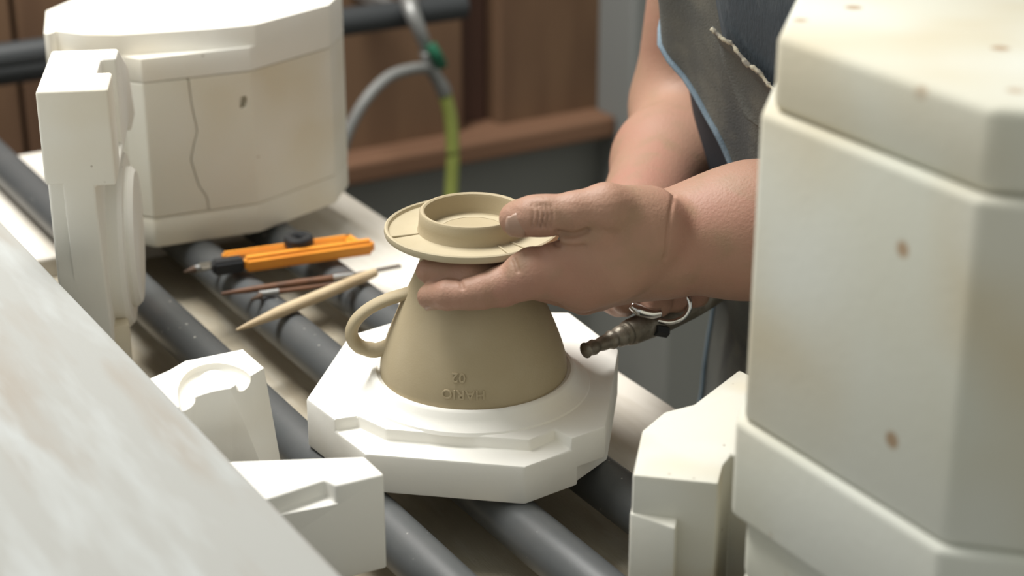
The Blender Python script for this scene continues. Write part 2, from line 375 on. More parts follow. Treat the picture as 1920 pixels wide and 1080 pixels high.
# handle: loop in the plane of the axis facing left
hp = [uy(x, y, AX[1] - .003) for x, y in [(800, 537), (768, 549), (725, 562), (690, 580), (666, 603), (659, 627), (671, 647), (695, 656), (720, 653), (745, 640)]]
hs = spline(hp, 60); hr = np.interp(np.linspace(0, 1, 60), [0, .1, .35, .55, .75, .9, 1], [.0052, .0044, .0044, .0048, .0050, .0052, .0065])
me = tube(hs, list(hr), 20, flat=(.86, 1.35), ref=(0.02, .999, 0.03))
for v in me.vertices:                                        # rough trimmed underside
    f = noise.noise(Vector(v.co) * 260) * .0007
    v.co += Vector((0, 0, f)) if v.co.z < hp[5][2] else Vector((0, 0, 0))
mobj('handle', me, 'clay', drp, True)
# raised lettering, upside down because the piece stands on its head
def wrap_text(txt, size, zc, ang):
    c = bpy.data.curves.new('t', 'FONT'); c.body = txt; c.size = size; c.align_x = 'CENTER'; c.align_y = 'CENTER'; c.extrude = .0005; c.bevel_depth = .00015; c.space_character = 1.05; c.resolution_u = 3
    o = bpy.data.objects.new('t', c); COL.objects.link(o); bpy.context.view_layer.update(); me = evalmesh(o)
    bpy.data.objects.remove(o)
    bm = bmesh.new(); bm.from_mesh(me)
    bmesh.ops.triangulate(bm, faces=bm.faces)
    for _ in range(3):
        bmesh.ops.subdivide_edges(bm, edges=[e for e in bm.edges if e.calc_length() > .0011], cuts=1); bmesh.ops.triangulate(bm, faces=bm.faces)
    for v in bm.verts:
        x, y, e = -v.co.x, -v.co.y, v.co.z                   # turned half round
        z = zc + y * .93; r = body_r(z) + .0002 + e; a = ang + x / body_r(zc)
        v.co = Vector((AX[0] + r * math.cos(a), AX[1] + r * math.sin(a), DZ + z))
    bm.to_mesh(me); bm.free(); return me
mobj('lettering', wrap_text('HARIO', .0086, .0098, R(-95)), 'clay', drp)
mobj('lettering', wrap_text('02', .0085, .0200, R(-98)), 'clay', drp)

# ================================================================== PLASTER MOULDS ROUND ABOUT
# --- assembled mould, upper left
z0, z1, z2, z3 = TZ, TZ + .026, TZ + .139, TZ + .176
BP = [(-.384, 1.468), (-.368, 1.394)] + px_at([(229, 151), (268, 157), (470, 134), (619, 90)], z2) + [(-.146, 1.535), (-.192, 1.605), (-.272, 1.628), (-.348, 1.580)]
bc = np.mean(BP, 0)
bigm = tag(empty('plaster_mould', (bc[0], bc[1], TZ)), 'large assembled cream plaster mould with flat lid at the far left', 'mould')
mobj('base', b2m(prism_bm(BP, z0, z1, .0022)), 'plaster_cream', bigm, 'angle')
d1 = np.array(BP[4]) - np.array(BP[3]); d1L = np.linalg.norm(d1); d1 /= d1L; nn = np.array([-d1[1], d1[0]])
m0 = np.array(BP[3]) + d1 * d1L * .40
def zig(side):
    """cutter on one side of the stepped parting line"""
    zz = [(z1 - .01, .012), (z1 + .012, .010), (z1 + .022, .004), (z1 + .045, -.001), (z1 + .060, .003), (z1 + .068, .006), (z1 + .09, .003), (z2 + .01, .001)]
    bm = bmesh.new(); f = []
    prof_ = [(o, z) for z, o in zz] + [(side * .4, z2 + .01), (side * .4, z1 - .01)]
    for q in (-.05, .4):
        f.append([bm.verts.new((*(m0 + d1 * (o - side * .0003) + nn * q), z)) for o, z in prof_])
    n = len(prof_); bm.faces.new(f[0]); bm.faces.new(f[1][::-1])
    for i in range(n): bm.faces.new((f[0][i], f[0][(i + 1) % n], f[1][(i + 1) % n], f[1][i]))
    return bm
mobj('half', carve(prism_bm(BP, z1, z2), [zig(1)], .0012), 'plaster_cream', bigm)
hole = np.array([*(np.array(BP[3]) + d1 * d1L * .915), z1 + .088]); hb = bmesh.new()
hv = [[hb.verts.new((*(hole[:2] + d1 * (i * .0022 + j * .0008) + nn * q_), hole[2] + j * .0048)) for i, j in ((-1, -1), (1, -1), (1.4, 0), (1, 1), (-1, 1), (-1.2, 0))] for q_ in (-.01, .008)]
hb.faces.new(hv[0]); hb.faces.new(hv[1][::-1])
for i in range(6): hb.faces.new((hv[0][i], hv[0][(i + 1) % 6], hv[1][(i + 1) % 6], hv[1][i]))
mobj('half', carve(prism_bm(BP, z1, z2), [zig(-1), hb], .0008), 'plaster_cream', bigm)
lp = [tuple(np.array(p) * 1.0) for p in BP]
q0 = np.array(BP[1]); 
ln = px_at([(60, 75), (106, 58), (181, 68), (400, 54), (522, 42), (560, 60), (500, 200), (100, 200)], z3)
mobj('lid', carve(prism_bm(lp, z2 + .0008, z3), [prism_bm(ln, z3 - .017, z3 + .02)], .0025), 'plaster', bigm, 'angle')
# --- stack, right foreground
p_far = ud(1427, 210, .85)
def octo(center_n, center_s, w, leg):
    h = w / 2; l = h - leg
    return [ns(center_n + a, center_s + b, 0)[:2] for a, b in [(-h, -l), (-l, -h), (l, -h), (h, -l), (h, l), (l, h), (-l, h), (-h, l)]]
def on_face(x, y, n):
    r = ray(x, y); return CC + r * ((n - CC @ N) / (r @ N))
FN = .500                                                  # the side facing left stands here
E_far = on_face(1427, 200, FN); E_near = on_face(1838, 360, FN)
s_a, s_b = float(E_far @ U), float(E_near @ U); leg = .062
sw = (s_b - s_a) + 2 * leg; sc_ = (s_a + s_b) / 2
ST = octo(FN + sw / 2, sc_, sw, leg)
za = on_face(1434, 62, FN)[2]; zb = on_face(1425, 208, FN)[2]; zc = on_face(1390, 785, FN)[2]; zd = on_face(1384, 966, FN)[2]
stm = tag(empty('plaster_mould', (*ns(FN + sw / 2, sc_, 0)[:2], zd)), 'large weathered plaster mould on top of the stack in the right foreground', 'mould', 'moulds stacked at the right')
def shrink(poly, d):
    c = np.mean(poly, 0); return [tuple(np.array(p) + (c - np.array(p)) / np.linalg.norm(c - np.array(p)) * d) for p in poly]
mobj('lid', b2m(prism_bm(shrink(ST, .0055), zb, za, .005, 3)), 'plaster_old', stm, 'angle')
mobj('body', b2m(prism_bm(ST, zc, zb, .0035, 3)), 'plaster_old', stm, 'angle')
mobj('base', b2m(prism_bm(shrink(ST, -.004), zd, zc, .0035, 3)), 'plaster_old', stm, 'angle')
stl = tag(empty('plaster_mould', (*ns(FN + sw / 2, sc_, 0)[:2], TZ)), 'plaster mould at the bottom of the right foreground stack, mostly out of view', 'mould', 'moulds stacked at the right')
SL = shrink(ST, .004)
mobj('lid', b2m(prism_bm(SL, zd - .036, zd, .004, 2)), 'plaster_old', stl, 'angle')
mobj('body', b2m(prism_bm(SL, TZ, zd - .036, .003, 2)), 'plaster_old', stl, 'angle')

# --- piece between the plate and the stack
rz = TZ + .080
rp = px_at([(1186, 890), (1204, 806), (1246, 771), (1301, 757), (1386, 692), (1440, 720), (1420, 860), (1372, 850), (1356, 872), (1347, 906)], rz)
rpm = tag(empty('mould_piece', (*np.mean(rp, 0), TZ)), 'white plaster mould piece with brown spots, standing beside the right foreground stack', 'mould')
rb = prism_bm(rp, TZ + .001, rz)
lug = px_at([(1174, 958), (1183, 935), (1275, 965), (1266, 991), (1225, 1040), (1168, 1010)], TZ + .057)
lug = [tuple(uz(1181, 962, TZ + .057)[:2]), tuple(uz(1266, 991, TZ + .057)[:2]), tuple(uz(1275, 955, TZ + .057)[:2]), tuple(uz(1190, 925, TZ + .057)[:2])]
mobj('block', carve(rb, [], .0018), 'plaster_spotted', rpm, 'angle')
mobj('lug', b2m(prism_bm(lug, TZ, TZ + .057, .0015)), 'plaster_spotted', rpm, 'angle')

# --- front slab with a stepped edge
fz_ = TZ + .060
fp = px_at([(380, 866), (440, 864), (684, 855), (721, 889)], fz_)
ff = uz(541, 962, fz_ - .010); e = np.array(fp[3]); dirf = (ff[:2] - e); dirf /= np.linalg.norm(dirf)
fp += [tuple(e + dirf * .135), tuple(e + dirf * .150 + np.array([-.02, .035]))]
frm = tag(empty('mould_piece', (*np.mean(fp, 0), TZ)), 'white plaster mould piece with a stepped edge, at the bottom beside the table', 'mould')
fn = px_at([(300, 985), (515, 931), (609, 899), (640, 916), (655, 913), (680, 960), (560, 1050), (300, 1100)], fz_)
fn = px_at([(330, 985), (515, 931), (609, 899), (643, 917), (643, 935), (560, 1000), (330, 1060)], fz_)
mobj('slab', carve(prism_bm(fp, TZ, fz_), [prism_bm(fn, fz_ - .010, fz_ + .02)], .0022, 3), 'plaster_white', frm, 'angle')

# --- half mould with the handle groove
hz = TZ + .090
ht = px_at([(270, 715), (318, 694), (347, 677), (455, 655), (495, 690)], hz)
tq = np.array([math.cos(R(60)), math.sin(R(60))]); mq = np.array([tq[1], -tq[0]])
Q = np.array(ht[-1]); cax = Q - tq * .058
htop = ht + [tuple(Q - tq * .115), tuple(Q - tq * .120 - mq * .05)]
cent = np.mean(htop, 0)
hbot = [tuple(np.array(p) + (tq * .010 if i in (3, 4) else 0) + (mq * .004 if i in (4, 5) else 0)) for i, p in enumerate(htop)]
hm = tag(empty('half_mould', (*cent, TZ)), 'white plaster half mould with a curved handle groove on top, beside the table', 'mould')
cone = bmesh.new()
bmesh.ops.create_cone(cone, cap_ends=True, segments=72, radius1=.0625, radius2=.0335, depth=.11)
bmesh.ops.translate(cone, verts=cone.verts, vec=(cax[0] + mq[0] * .027, cax[1] + mq[1] * .027, TZ + .050))
gp = spline([uz(x, y, hz) - np.array([0, 0, .0012]) for x, y in [(366, 800), (352, 760), (350, 725), (368, 698), (402, 687), (435, 694), (455, 709), (460, 735)]], 40)
gb = bmesh.new(); gb.from_mesh(tube(gp, .0050, 14, ref=(0, 0, 1)))
mobj('block', carve(prism_bm(hbot, TZ, hz, top=htop), [cone, gb], .0010), 'plaster_white', hm, 'angle')

# --- mould standing on edge, far left
stand = tag(empty('standing_mould', (-.285, 1.2, TZ)), 'flat plaster mould standing on edge at the left with a round boss', 'mould')
TH = R(97.5); tv = np.array([math.cos(TH), math.sin(TH)]); xv = np.array([tv[1], -tv[0]])
O2 = np.array([-.256, 1.109])                             # near right top corner
def slab2(poly, x0, x1):
    """poly in (along, z), thickness x0..x1 across"""
    bm = bmesh.new(); rings = []
    for x in (x0, x1): rings.append([bm.verts.new((*(O2 + tv * a + xv * x), z)) for a, z in poly])
    n = len(poly); bm.faces.new(rings[0]); bm.faces.new(rings[1][::-1])
    for i in range(n): bm.faces.new((rings[0][i], rings[0][(i + 1) % n], rings[1][(i + 1) % n], rings[1][i]))
    bmesh.ops.recalc_face_normals(bm, faces=bm.faces); return bm
T1 = 1.06
sp = [(0, T1), (.001, .98), (.020, .90), (.030, TZ), (.150, TZ), (.19, .89), (.20, .97), (.165, 1.03), (.098, T1)]
def arc_cut(x0, x1, lo, hi):
    return slab2([(-.05, lo), (-.05, hi - .02), (.004, hi - .006), (.03, hi), (.3, hi), (.3, lo)], x0, x1)
cut_r = slab2([(-.05, TZ - .02), (-.05, .995), (.15, .995), (.15, .985), (.25, .985), (.25, TZ - .02)], -.0135, .02)
cut_l = slab2([(-.05, TZ - .02), (-.05, .980), (.01, 1.000), (.014, 1.006), (.014, TZ - .02)], -.08, -.034)
cut_k = slab2([(.040, 1.0), (.040, 1.1), (.075, 1.1), (.075, 1.0)], -.010, .02)
mobj('slab', carve(slab2(sp, -.045, 0), [cut_r, cut_l, cut_k], .0022, 3), 'plaster', stand, 'angle')
def disc(x0, x1, r, ca, cz_, bev=.002):
    bm = bmesh.new(); rings = []; seg = 64
    pr = [(x0, r), (x1 - bev, r), (x1, r - bev)]
    for x, rr in pr: rings.append([bm.verts.new((*(O2 + tv * (ca + rr * math.cos(2 * math.pi * k / seg)) + xv * x), cz_ + rr * math.sin(2 * math.pi * k / seg))) for k in range(seg)])
    for a, b in zip(rings, rings[1:]):
        for k in range(seg): bm.faces.new((a[k], a[(k + 1) % seg], b[(k + 1) % seg], b[k]))
    bm.faces.new(rings[0][::-1]); bm.faces.new(rings[-1]); return b2m(bm)
bs = mobj('boss', disc(-.018, -.003, .063, .100, .921, .003), 'plaster', stand, 'angle')
mobj('boss_step', disc(-.010, .003, .050, .104, .921, .003), 'plaster', bs, 'angle')
mobj('foot', b2m(prism_bm([tuple(uz(x, y, .88)[:2]) for x, y in [(206, 615), (243, 608), (240, 590), (215, 588)]], TZ, .88, .002)), 'plaster_cream', stand, 'angle')

# ================================================================== TOOLS
def lay(x0, y0, x1, y1, z0, z1): return uz(x0, y0, z0), uz(x1, y1, z1)
tz = TZ + .008
# orange craft knife
a, b = lay(432, 499, 700, 461, TZ + .010, TZ + .010); ax_ = (b - a) / np.linalg.norm(b - a); L = np.linalg.norm(b - a); sd = np.cross([0, 0, 1], ax_)
kn = tag(empty('craft_knife', tuple(a * .5 + b * .5 - np.array([0, 0, .010]))), 'orange craft knife with a black slide wheel on the pipes', 'knife')
def bar(p0, p1, w, h, bev):
    t = (p1 - p0) / np.linalg.norm(p1 - p0); s_ = np.cross([0, 0, 1], t); s_ /= np.linalg.norm(s_); u_ = np.cross(t, s_)
    bm = bmesh.new(); r = []
    for p in (p0, p1): r.append([bm.verts.new(tuple(p + s_ * w * i + u_ * h * j)) for i, j in ((-1, -1), (1, -1), (1, 1), (-1, 1))])
    bm.faces.new(r[0]); bm.faces.new(r[1][::-1])
    for i in range(4): bm.faces.new((r[0][i], r[0][(i + 1) % 4], r[1][(i + 1) % 4], r[1][i]))
    bmesh.ops.recalc_face_normals(bm, faces=bm.faces)
    bmesh.ops.bevel(bm, geom=list(bm.edges), offset=bev, segments=3, affect='EDGES'); return b2m(bm)
mobj('handle', bar(a + ax_ * .010, b, .0055, .0062, .003), 'orange', kn, 'angle')
off = sd * .0185
mobj('guide_rail', bar(a + off - ax_ * .002, b + off - ax_ * .012, .0035, .005, .002), 'orange', kn, 'angle')
mobj('end_bridge', bar(b - ax_ * .012 + sd * .002, b - ax_ * .016 + sd * .022, .004, .005, .002), 'orange', kn, 'angle')
mobj('blade', bar(a - ax_ * .022 + sd * .0085, b - ax_ * .02 + sd * .0085, .0055, .0008, .0003), 'steel', kn)
mobj('nose', bar(a - ax_ * .014 + sd * .002, a + ax_ * .011 + sd * .002, .0065, .0055, .002), 'black', kn, 'angle')
wl = uz(560, 447, TZ + .020); wm = lathe([(.0035, 0), (.0105, 0), (.0118, .0015), (.0118, .0065), (.0105, .008), (.006, .008), (.005, .0065), (.0035, .0065)], (wl[0], wl[1], TZ + .0145), 40)
mobj('slide_wheel', wm, 'black', kn, 'angle')
# boxwood modelling stick
a, b = lay(443, 619, 703, 511, TZ + .004, TZ + .006)
ts = np.linspace(0, 1, 24); pts = [a + (b - a) * t for t in ts]; rr = [float(np.interp(t, [0, .08, .3, .9, 1], [.0008, .0022, .0046, .0044, .0036])) for t in ts]
tag(mobj('modelling_stick', tube(pts, rr, 16), 'stick', None, 'angle'), 'pale boxwood modelling stick tapering to a point, lying on the pipes', 'tool')
# ribbon tool: brown handle and flat steel end
a, b = lay(415, 551, 652, 518, TZ + .004, TZ + .004); t_ = (b - a) / np.linalg.norm(b - a)
rt = tag(empty('trimming_tool', tuple((a + b) / 2)), 'thin brown handled trimming tool with flat steel end beside the stick', 'tool')
mobj('handle', tube([a, a + t_ * .02, a + t_ * .06, b], [.0012, .0024, .0032, .0028], 14), 'brush_wood', rt, 'angle')
c_ = uz(752, 499, TZ + .006)
mobj('ferrule', tube([b - t_ * .012, b + t_ * .004], [.0034, .0032], 14), 'steel', rt, 'angle')
mobj('steel_end', bar(b, c_, .0030, .0010, .0006), 'steel', rt)
# two brushes
def brush(p0, p1, p2, label, r=.0026):
    d_ = (p2 - p1) / np.linalg.norm(p2 - p1)
    e = tag(empty('paint_brush', tuple((p0 + p2) / 2)), label, 'brush', 'brushes on the pipes')
    mobj('handle', tube(spline([p1, p1 + (p2 - p1) * .3, p2], 12), [r * k for k in np.linspace(1, .6, 12)], 12), 'brush_wood', e, True)
    mobj('ferrule', tube([p1 - d_ * .012, p1 + d_ * .003], r * 1.15, 12), 'zinc', e, 'angle')
    mobj('bristles', tube([p0, p0 + (p1 - p0) * .4, p1 - d_ * .011], [.0006, r * 1.1, r], 12), 'bristle', e, True)
brush(uz(345, 510, TZ + .004), uz(392, 499, TZ + .004), uz(500, 476, TZ + .004), 'thin brown brush pointing left, in front of the orange knife nose')
brush(uz(470, 562, TZ + .0035), uz(515, 548, TZ + .0035), uz(668, 528, TZ + .0035), 'short dark brush lying between the stick and the trimming tool', .0022)

# ================================================================== WALL PIPES AND HOSES
def wpx(x, y, off): return wall_px(x, y, off)
pz1 = [wpx(-400, 85, .14), wpx(868, 10, .14)]
zc1 = (pz1[1][2]); n1 = float(pz1[1] @ N)
p2 = wpx(45, 104, .14)
for zc_, nend, lab in ((zc1, n1, 'dark horizontal pipe along the brown wall at the top'), (p2[2], float(p2 @ N) + .25, 'lower dark pipe on the brown wall, left of the large mould')):
    e = tag(empty('wall_pipe', tuple(ns(nend, WS + .14, zc_))), lab, 'pipe', 'pipes on the back wall')
    mobj('pipe_tube', pipe_mesh(ns(-1.3, WS + .14, zc_), ns(nend, WS + .14, zc_), .017, .003), 'pipe', e, 'angle')
    for n in (-1.0, nend - .08): mobj('bracket', box_ns(n - .008, n + .008, WS - .001, WS + .126, zc_ - .006, zc_ + .006, .001), 'zinc', e)
H = lambda pts, n=50: spline([wpx(x, y, o) for x, y, o in pts], n)
vlv = tag(empty('hose_valve', tuple(wpx(790, 60, .15))), 'grey air valve with green lever hanging from the dark wall pipe', 'valve')
mobj('valve_body', tube(H([(764, -6, .145), (772, 22, .17), (786, 56, .18), (800, 92, .18)], 20), list(np.linspace(.012, .0075, 20)), 16), 'zinc', vlv, 'angle')
mobj('lever', tube(H([(806, 84, .19), (818, 102, .195), (828, 122, .19)], 12), .0075, 14), 'green', vlv, True)
mobj('tee', tube(H([(799, 96, .18), (806, 125, .18), (826, 158, .18), (834, 176, .18)], 16), [.0085] * 10 + [.0095] * 6, 16), 'zinc', vlv, True)
tag(mobj('air_hose', tube(H([(808, 128, .18), (775, 129, .19), (728, 145, .20), (684, 190, .21), (650, 255, .21), (634, 320, .21), (622, 420, .22), (612, 560, .26)], 70), .0068, 16), 'hose_grey', None, True), 'grey air hose arching down behind the large mould', 'hose')
tag(mobj('air_hose', tube(H([(833, 172, .18), (845, 225, .18), (849, 290, .18), (846, 365, .18), (842, 460, .19), (845, 600, .21), (860, 760, .26)], 70), .0085, 16), 'hose_green', None, True), 'yellow-green air hose hanging straight down behind the dripper', 'hose')

# ================================================================== THE PERSON
P0 = np.array([.287, 1.25])
def tor_c(z):
    return P0 - N[:2] * np.interp(z, [.5, .81, .95, 1.076, 1.3, 1.5], [-.09, -.085, -.006, .025, .085, .12])
def tor_ab(z):
    return np.interp(z, [.5, .80, .95, 1.1, 1.25, 1.33], [.12, .128, .122, .118, .112, .09]), np.interp(z, [.5, .8, .95, 1.1, 1.25, 1.33], [.175, .178, .165, .168, .175, .15])
tc3 = lambda z: np.array([*tor_c(z), z])
def torso_sd(infl, zlo=.80, zhi=1.36):
    def fn(g):
        z = g[..., 2]; cx = np.interp(z, [.5, .81, .95, 1.076, 1.3, 1.5], [-.09, -.085, -.006, .025, .085, .12])
        px_ = g[..., 0] - (P0[0] - N[0] * cx); py_ = g[..., 1] - (P0[1] - N[1] * cx)
        a, b = tor_ab(z); n_ = px_ * N[0] + py_ * N[1]; s_ = px_ * U[0] + py_ * U[1]
        d = (np.sqrt((n_ / a) ** 2 + (s_ / b) ** 2) - 1) * np.minimum(a, b) - infl
        dz = np.maximum(zlo - z, z - zhi); return np.where(dz > 0, np.sqrt(np.maximum(d, 0) ** 2 + dz ** 2), np.maximum(d, dz))
    c = tc3(1.05); return (c - np.array([.3, .3, .32]), c + np.array([.3, .3, .35]), fn, .02, 'add')
shR = tc3(1.29) - U * .165 + np.array([.045, 0, 0]); shL = tc3(1.29) + U * .175
elR = ud(1287, 228, 1.45); wrR = ud(1172, 466, 1.235)
wrL = uy(1268, 456, 1.046); faL = uy(1405, 436, 1.060); elL = faL + (faL - wrL) / np.linalg.norm(faL - wrL) * .135 + np.array([0, .02, 0])
hipR = np.array([*(tor_c(.81) - U[:2] * .085), .84]); hipL = np.array([*(tor_c(.81) + U[:2] * .085), .84])
knR = hipR + np.array([0, 0, -.40]) - N * .02; knL = hipL + np.array([0, 0, -.40]) - N * .02; anR = knR + np.array([0, 0, -.36]) + N * .03; anL = knL + np.array([0, 0, -.36]) + N * .03
hd = tc3(1.56) - N * .05
q = lambda x, y, Y: uy(x, y, Y)
prims = [torso_sd(-.004),
    pcone(shR, shL, .055, .055, .03), pcone(tc3(1.33), hd - np.array([0, 0, .05]), .055, .052, .03),
    pell(hd, (.078, .095, .115), .02, np.stack([U, N, [0, 0, 1]], 1)), pcone(hd - N * .05 + [0, 0, -.06], hd - N * .065 + [0, 0, -.085], .035, .03, .02),
    pcone(hd - N * .09 + [0, 0, .005], hd - N * .112 + [0, 0, -.03], .010, .015, .012), pcone(hd - N * .095 - U * .02 + [0, 0, -.062], hd - N * .095 + U * .02 + [0, 0, -.062], .008, .008, .006),
    pell(hd - U * .080, (.012, .02, .03), .006), pell(hd + U * .080, (.012, .02, .03), .006),
    pcone(hipR, knR, .085, .058, .03), pcone(knR, anR, .055, .036, .02), pcone(hipL, knL, .085, .058, .03), pcone(knL, anL, .055, .036, .02),
    pcone(anR - [0, 0, .04], anR - N * .15 - [0, 0, .05], .035, .03, .02), pcone(anL - [0, 0, .04], anL - N * .15 - [0, 0, .05], .035, .03, .02),
    # right arm (far)
    pcone(shR, elR + [0, .012, .02], .052, .041, .03), pcone(elR, elR + (wrR - elR) * .35, .040, .0385, .03), pcone(elR + (wrR - elR) * .35, wrR, .0385, .028, .02),
    # left arm (near)
    pcone(shL, elL, .052, .043, .03), pcone(elL, faL, .044, .036, .03), pcone(faL, wrL, .0345, .0285, .03), pcone(faL + [.0, .012, 0], wrL + [0, .016, -.002], .034, .0275, .02)]
# ---- left hand: palm turned up, thumb on the collar, fingers under the flange
def chain(pts, k=.004):
    out = []
    for (a, ra), (b, rb_) in zip(pts, pts[1:]): out.append(pcone(a, b, ra, rb_, k))
    return out
mcpI, mcpM, mcpR, mcpL = q(1040, 512, 1.004), q(1088, 543, 1.028), q(1095, 548, 1.050), q(1118, 545, 1.070)
prims += [pcone(q(1235, 470, 1.035), mcpI, .0245, .0158, .014), pcone(q(1235, 480, 1.05), mcpM, .024, .0135, .014), pcone(q(1245, 480, 1.065), mcpR, .022, .0135, .014), pcone(q(1250, 475, 1.075), mcpL, .020, .0125, .014),
    pcone(q(1215, 412, 1.025), q(1135, 391, 1.006), .0205, .0145, .012),                      # thumb metacarpal
    pcone(q(1200, 440, 1.020), q(1110, 470, 1.006), .024, .0120, .010),                         # web and thenar muscle
    pcone(q(1105, 470, 1.005), q(1035, 490, 1.001), .0120, .0105, .006), pcone(q(1120, 444, 1.000), q(1066, 452, .997), .0085, .0050, .003), pcone(q(1140, 500, 1.012), q(1095, 525, 1.012), .022, .018, .012)]
ti, tip_t = q(1022, 404, 1.003), q(969, 409, 1.009)
prims += chain([(q(1135, 391, 1.006), .0140), (q(1080, 397, 1.003), .0112), (ti, .0112), (q(995, 405, 1.005), .0106), (tip_t, .0098)], .006)
prims += [pell(tip_t + np.array([.002, .0005, -.001]), (.0115, .0085, .0105), .004)]
pipI, dipI, tipI = q(945, 533, 1.003), q(868, 551, .9995), q(806, 556, 1.009)
prims += chain([(mcpI, .0158), (q(1000, 512, 1.002), .0155), (q(980, 520, 1.002), .0140), (q(967, 527, 1.003), .0122), (q(943, 536, 1.003), .0124), (q(905, 546, 1.000), .0106), (q(880, 551, .9995), .0096), (q(862, 553, .9995), .0084), (q(840, 553, 1.002), .0091), (tipI, .0078)], .0022)
prims += chain([(mcpM, .0135), (q(965, 519, 1.022), .0108), (q(880, 514, 1.014), .0090), (q(803, 508, 1.020), .0076)], .004)
prims += chain([(mcpR, .0130), (q(1015, 520, 1.088), .0105), (q(950, 512, 1.103), .0092), (q(890, 512, 1.104), .0078)], .005)
prims += chain([(mcpL, .0120), (q(1050, 528, 1.100), .0095), (q(1000, 520, 1.116), .0082), (q(950, 518, 1.119), .007)], .005)
# ---- right hand round the blow gun
gT = ud(1098, 657, 1.165); gM = ud(1215, 606, 1.200); gE = ud(1345, 556, 1.245); gd = (gE - gT) / np.linalg.norm(gE - gT)
pm = ud(1222, 525, 1.222)
prims += [pcone(wrR, pm, .026, .022, .015), pcone(wrR + [.015, .005, 0], pm + [.022, .004, .004], .024, .02, .015)]
for px1, py1, px2, py2, px3, py3, dd in ((1190, 540, 1172, 560, 1172, 574, 1.195), (1228, 548, 1232, 566, 1238, 574, 1.19), (1258, 545, 1268, 558, 1275, 566, 1.205), (1290, 535, 1304, 548, 1310, 556, 1.215)):
    prims += chain([(pm + [(px1 - 1222) / 3400 * 1.22, 0, .002], .012), (ud(px1, py1, dd), .0098), (ud(px2, py2, dd - .004), .0088), (ud(px3, py3, dd + .006), .0072)], .005)
prims += chain([(wrR + [-.012, -.01, -.005], .014), (ud(1165, 535, 1.215), .011), (ud(1150, 560, 1.215), .009), (ud(1160, 573, 1.21), .0075)], .006)
def axis(segs):
    out = []
    for a, b, st in segs: out.append(np.arange(a, b, st))
    return np.unique(np.round(np.concatenate(out), 6))
axes = (axis([(-.08, .13, .0010), (.13, .165, .00125), (.165, .70, .010)]), axis([(.93, .97, .01), (.97, 1.04, .0010), (1.04, 1.135, .0014), (1.135, 1.22, .0022), (1.22, 1.48, .005), (1.48, 1.62, .01)]),
        axis([(-.02, .88, .014), (.88, .897, .004), (.897, 1.016, .0010), (1.016, 1.16, .0045), (1.16, 1.72, .010)]))
pers = tag(empty('person', (P0[0], P0[1], 0)), 'person in a worn grey denim apron holding the clay dripper and an air gun', 'person')
bme = nets(axes, field(axes, prims), 'body')
# skin creases: pressed a little into the finished surface
V = np.empty(len(bme.vertices) * 3); bme.vertices.foreach_get('co', V); V = V.reshape(-1, 3)
NR = np.empty(len(bme.vertices) * 3); bme.vertices.foreach_get('normal', NR); NR = NR.reshape(-1, 3)
def crease(pts2d, Y, depth, width, lim=.03):
    """pts2d = pixel path on the camera side of the hand"""
    P = spline([uy(x, y, Y) for x, y in pts2d], 40); rel = V - CC; vd = rel @ FW
    sx = 960 + F_PX * (rel @ RT) / vd; sy = 540 - F_PX * (rel @ UPV) / vd
    Q_ = spline(pts2d, 60); sel = np.where((NR[:, 1] < .3) & (np.abs(V[:, 1] - Y) < lim))[0]
    dpx = np.full(len(sel), 1e9)
    for p in Q_: dpx = np.minimum(dpx, np.hypot(sx[sel] - p[0], sy[sel] - p[1]))
    V[sel] -= NR[sel] * (depth * np.exp(-(dpx / width) ** 2))[:, None]
crease([(1263, 368), (1257, 400), (1252, 440), (1246, 485)], 1.03, .0013, 3.6)
for x0, dx, dp in ((998, 2, .0009), (1007, 3, .0013), (1015, 4, .0017), (1024, 4, .0015), (1033, 3, .0010)): crease([(x0, 383), (x0 + dx, 402), (x0 - 2, 426)], .993, dp, 2.6)
crease([(1046, 437), (1075, 441), (1102, 433)], .992, .0024, 5)
crease([(964, 486), (971, 508)], .99, .0014, 4); crease([(1042, 458), (1070, 463), (1096, 461)], .99, .0012, 4); crease([(862, 524), (867, 540)], .99, .0010, 4)
bme.vertices.foreach_set('co', V.astype(np.float32).ravel()); bme.update()
body = mobj('body', bme, 'skin', pers, True)
def nail(base, tip, normal, r, half, l0, l1, name='nail'):
    """curved plate lying on a finger: axis base->tip, centred on direction normal"""
    base = np.array(base); t = np.array(tip) - base; t /= np.linalg.norm(t); n_ = np.array(normal, float); n_ -= t * (n_ @ t); n_ /= np.linalg.norm(n_); s_ = np.cross(t, n_)
    vs, fs = [], []; na, nl = 13, 9
    for i in range(nl):
        f = i / (nl - 1); wd = half * (.80 + .2 * math.sin(math.pi * min(1, f * 1.2 + .1))) 
        for j in range(na):
            g = -1 + 2 * j / (na - 1); a = g * wd; l = l0 + (l1 - l0) * f + (.0018 * (1 - g * g) if i == nl - 1 else 0) - (.0015 * (1 - g * g) if i == 0 else 0)
            vs.append(tuple(base + t * l + r * (n_ * math.cos(a) + s_ * math.sin(a))))
    for i in range(nl - 1):
        for j in range(na - 1): fs.append((i * na + j, i * na + j + 1, (i + 1) * na + j + 1, (i + 1) * na + j))
    me = bpy.data.meshes.new(name); me.from_pydata(vs, [], fs)
    o = mobj(name, me, 'nail', pers, True); md = o.modifiers.new('s', 'SOLIDIFY'); md.thickness = .0008; md.offset = -1; return o
nail(q(995, 410, 1.0045), q(960, 412, 1.0075), (.05, -1, -.12), .0111, .85, .0030, .0112, 'thumb_nail')
nail(dipI, tipI, (-.1, -.55, -1), .0084, .8, .012, .0235, 'finger_nail')
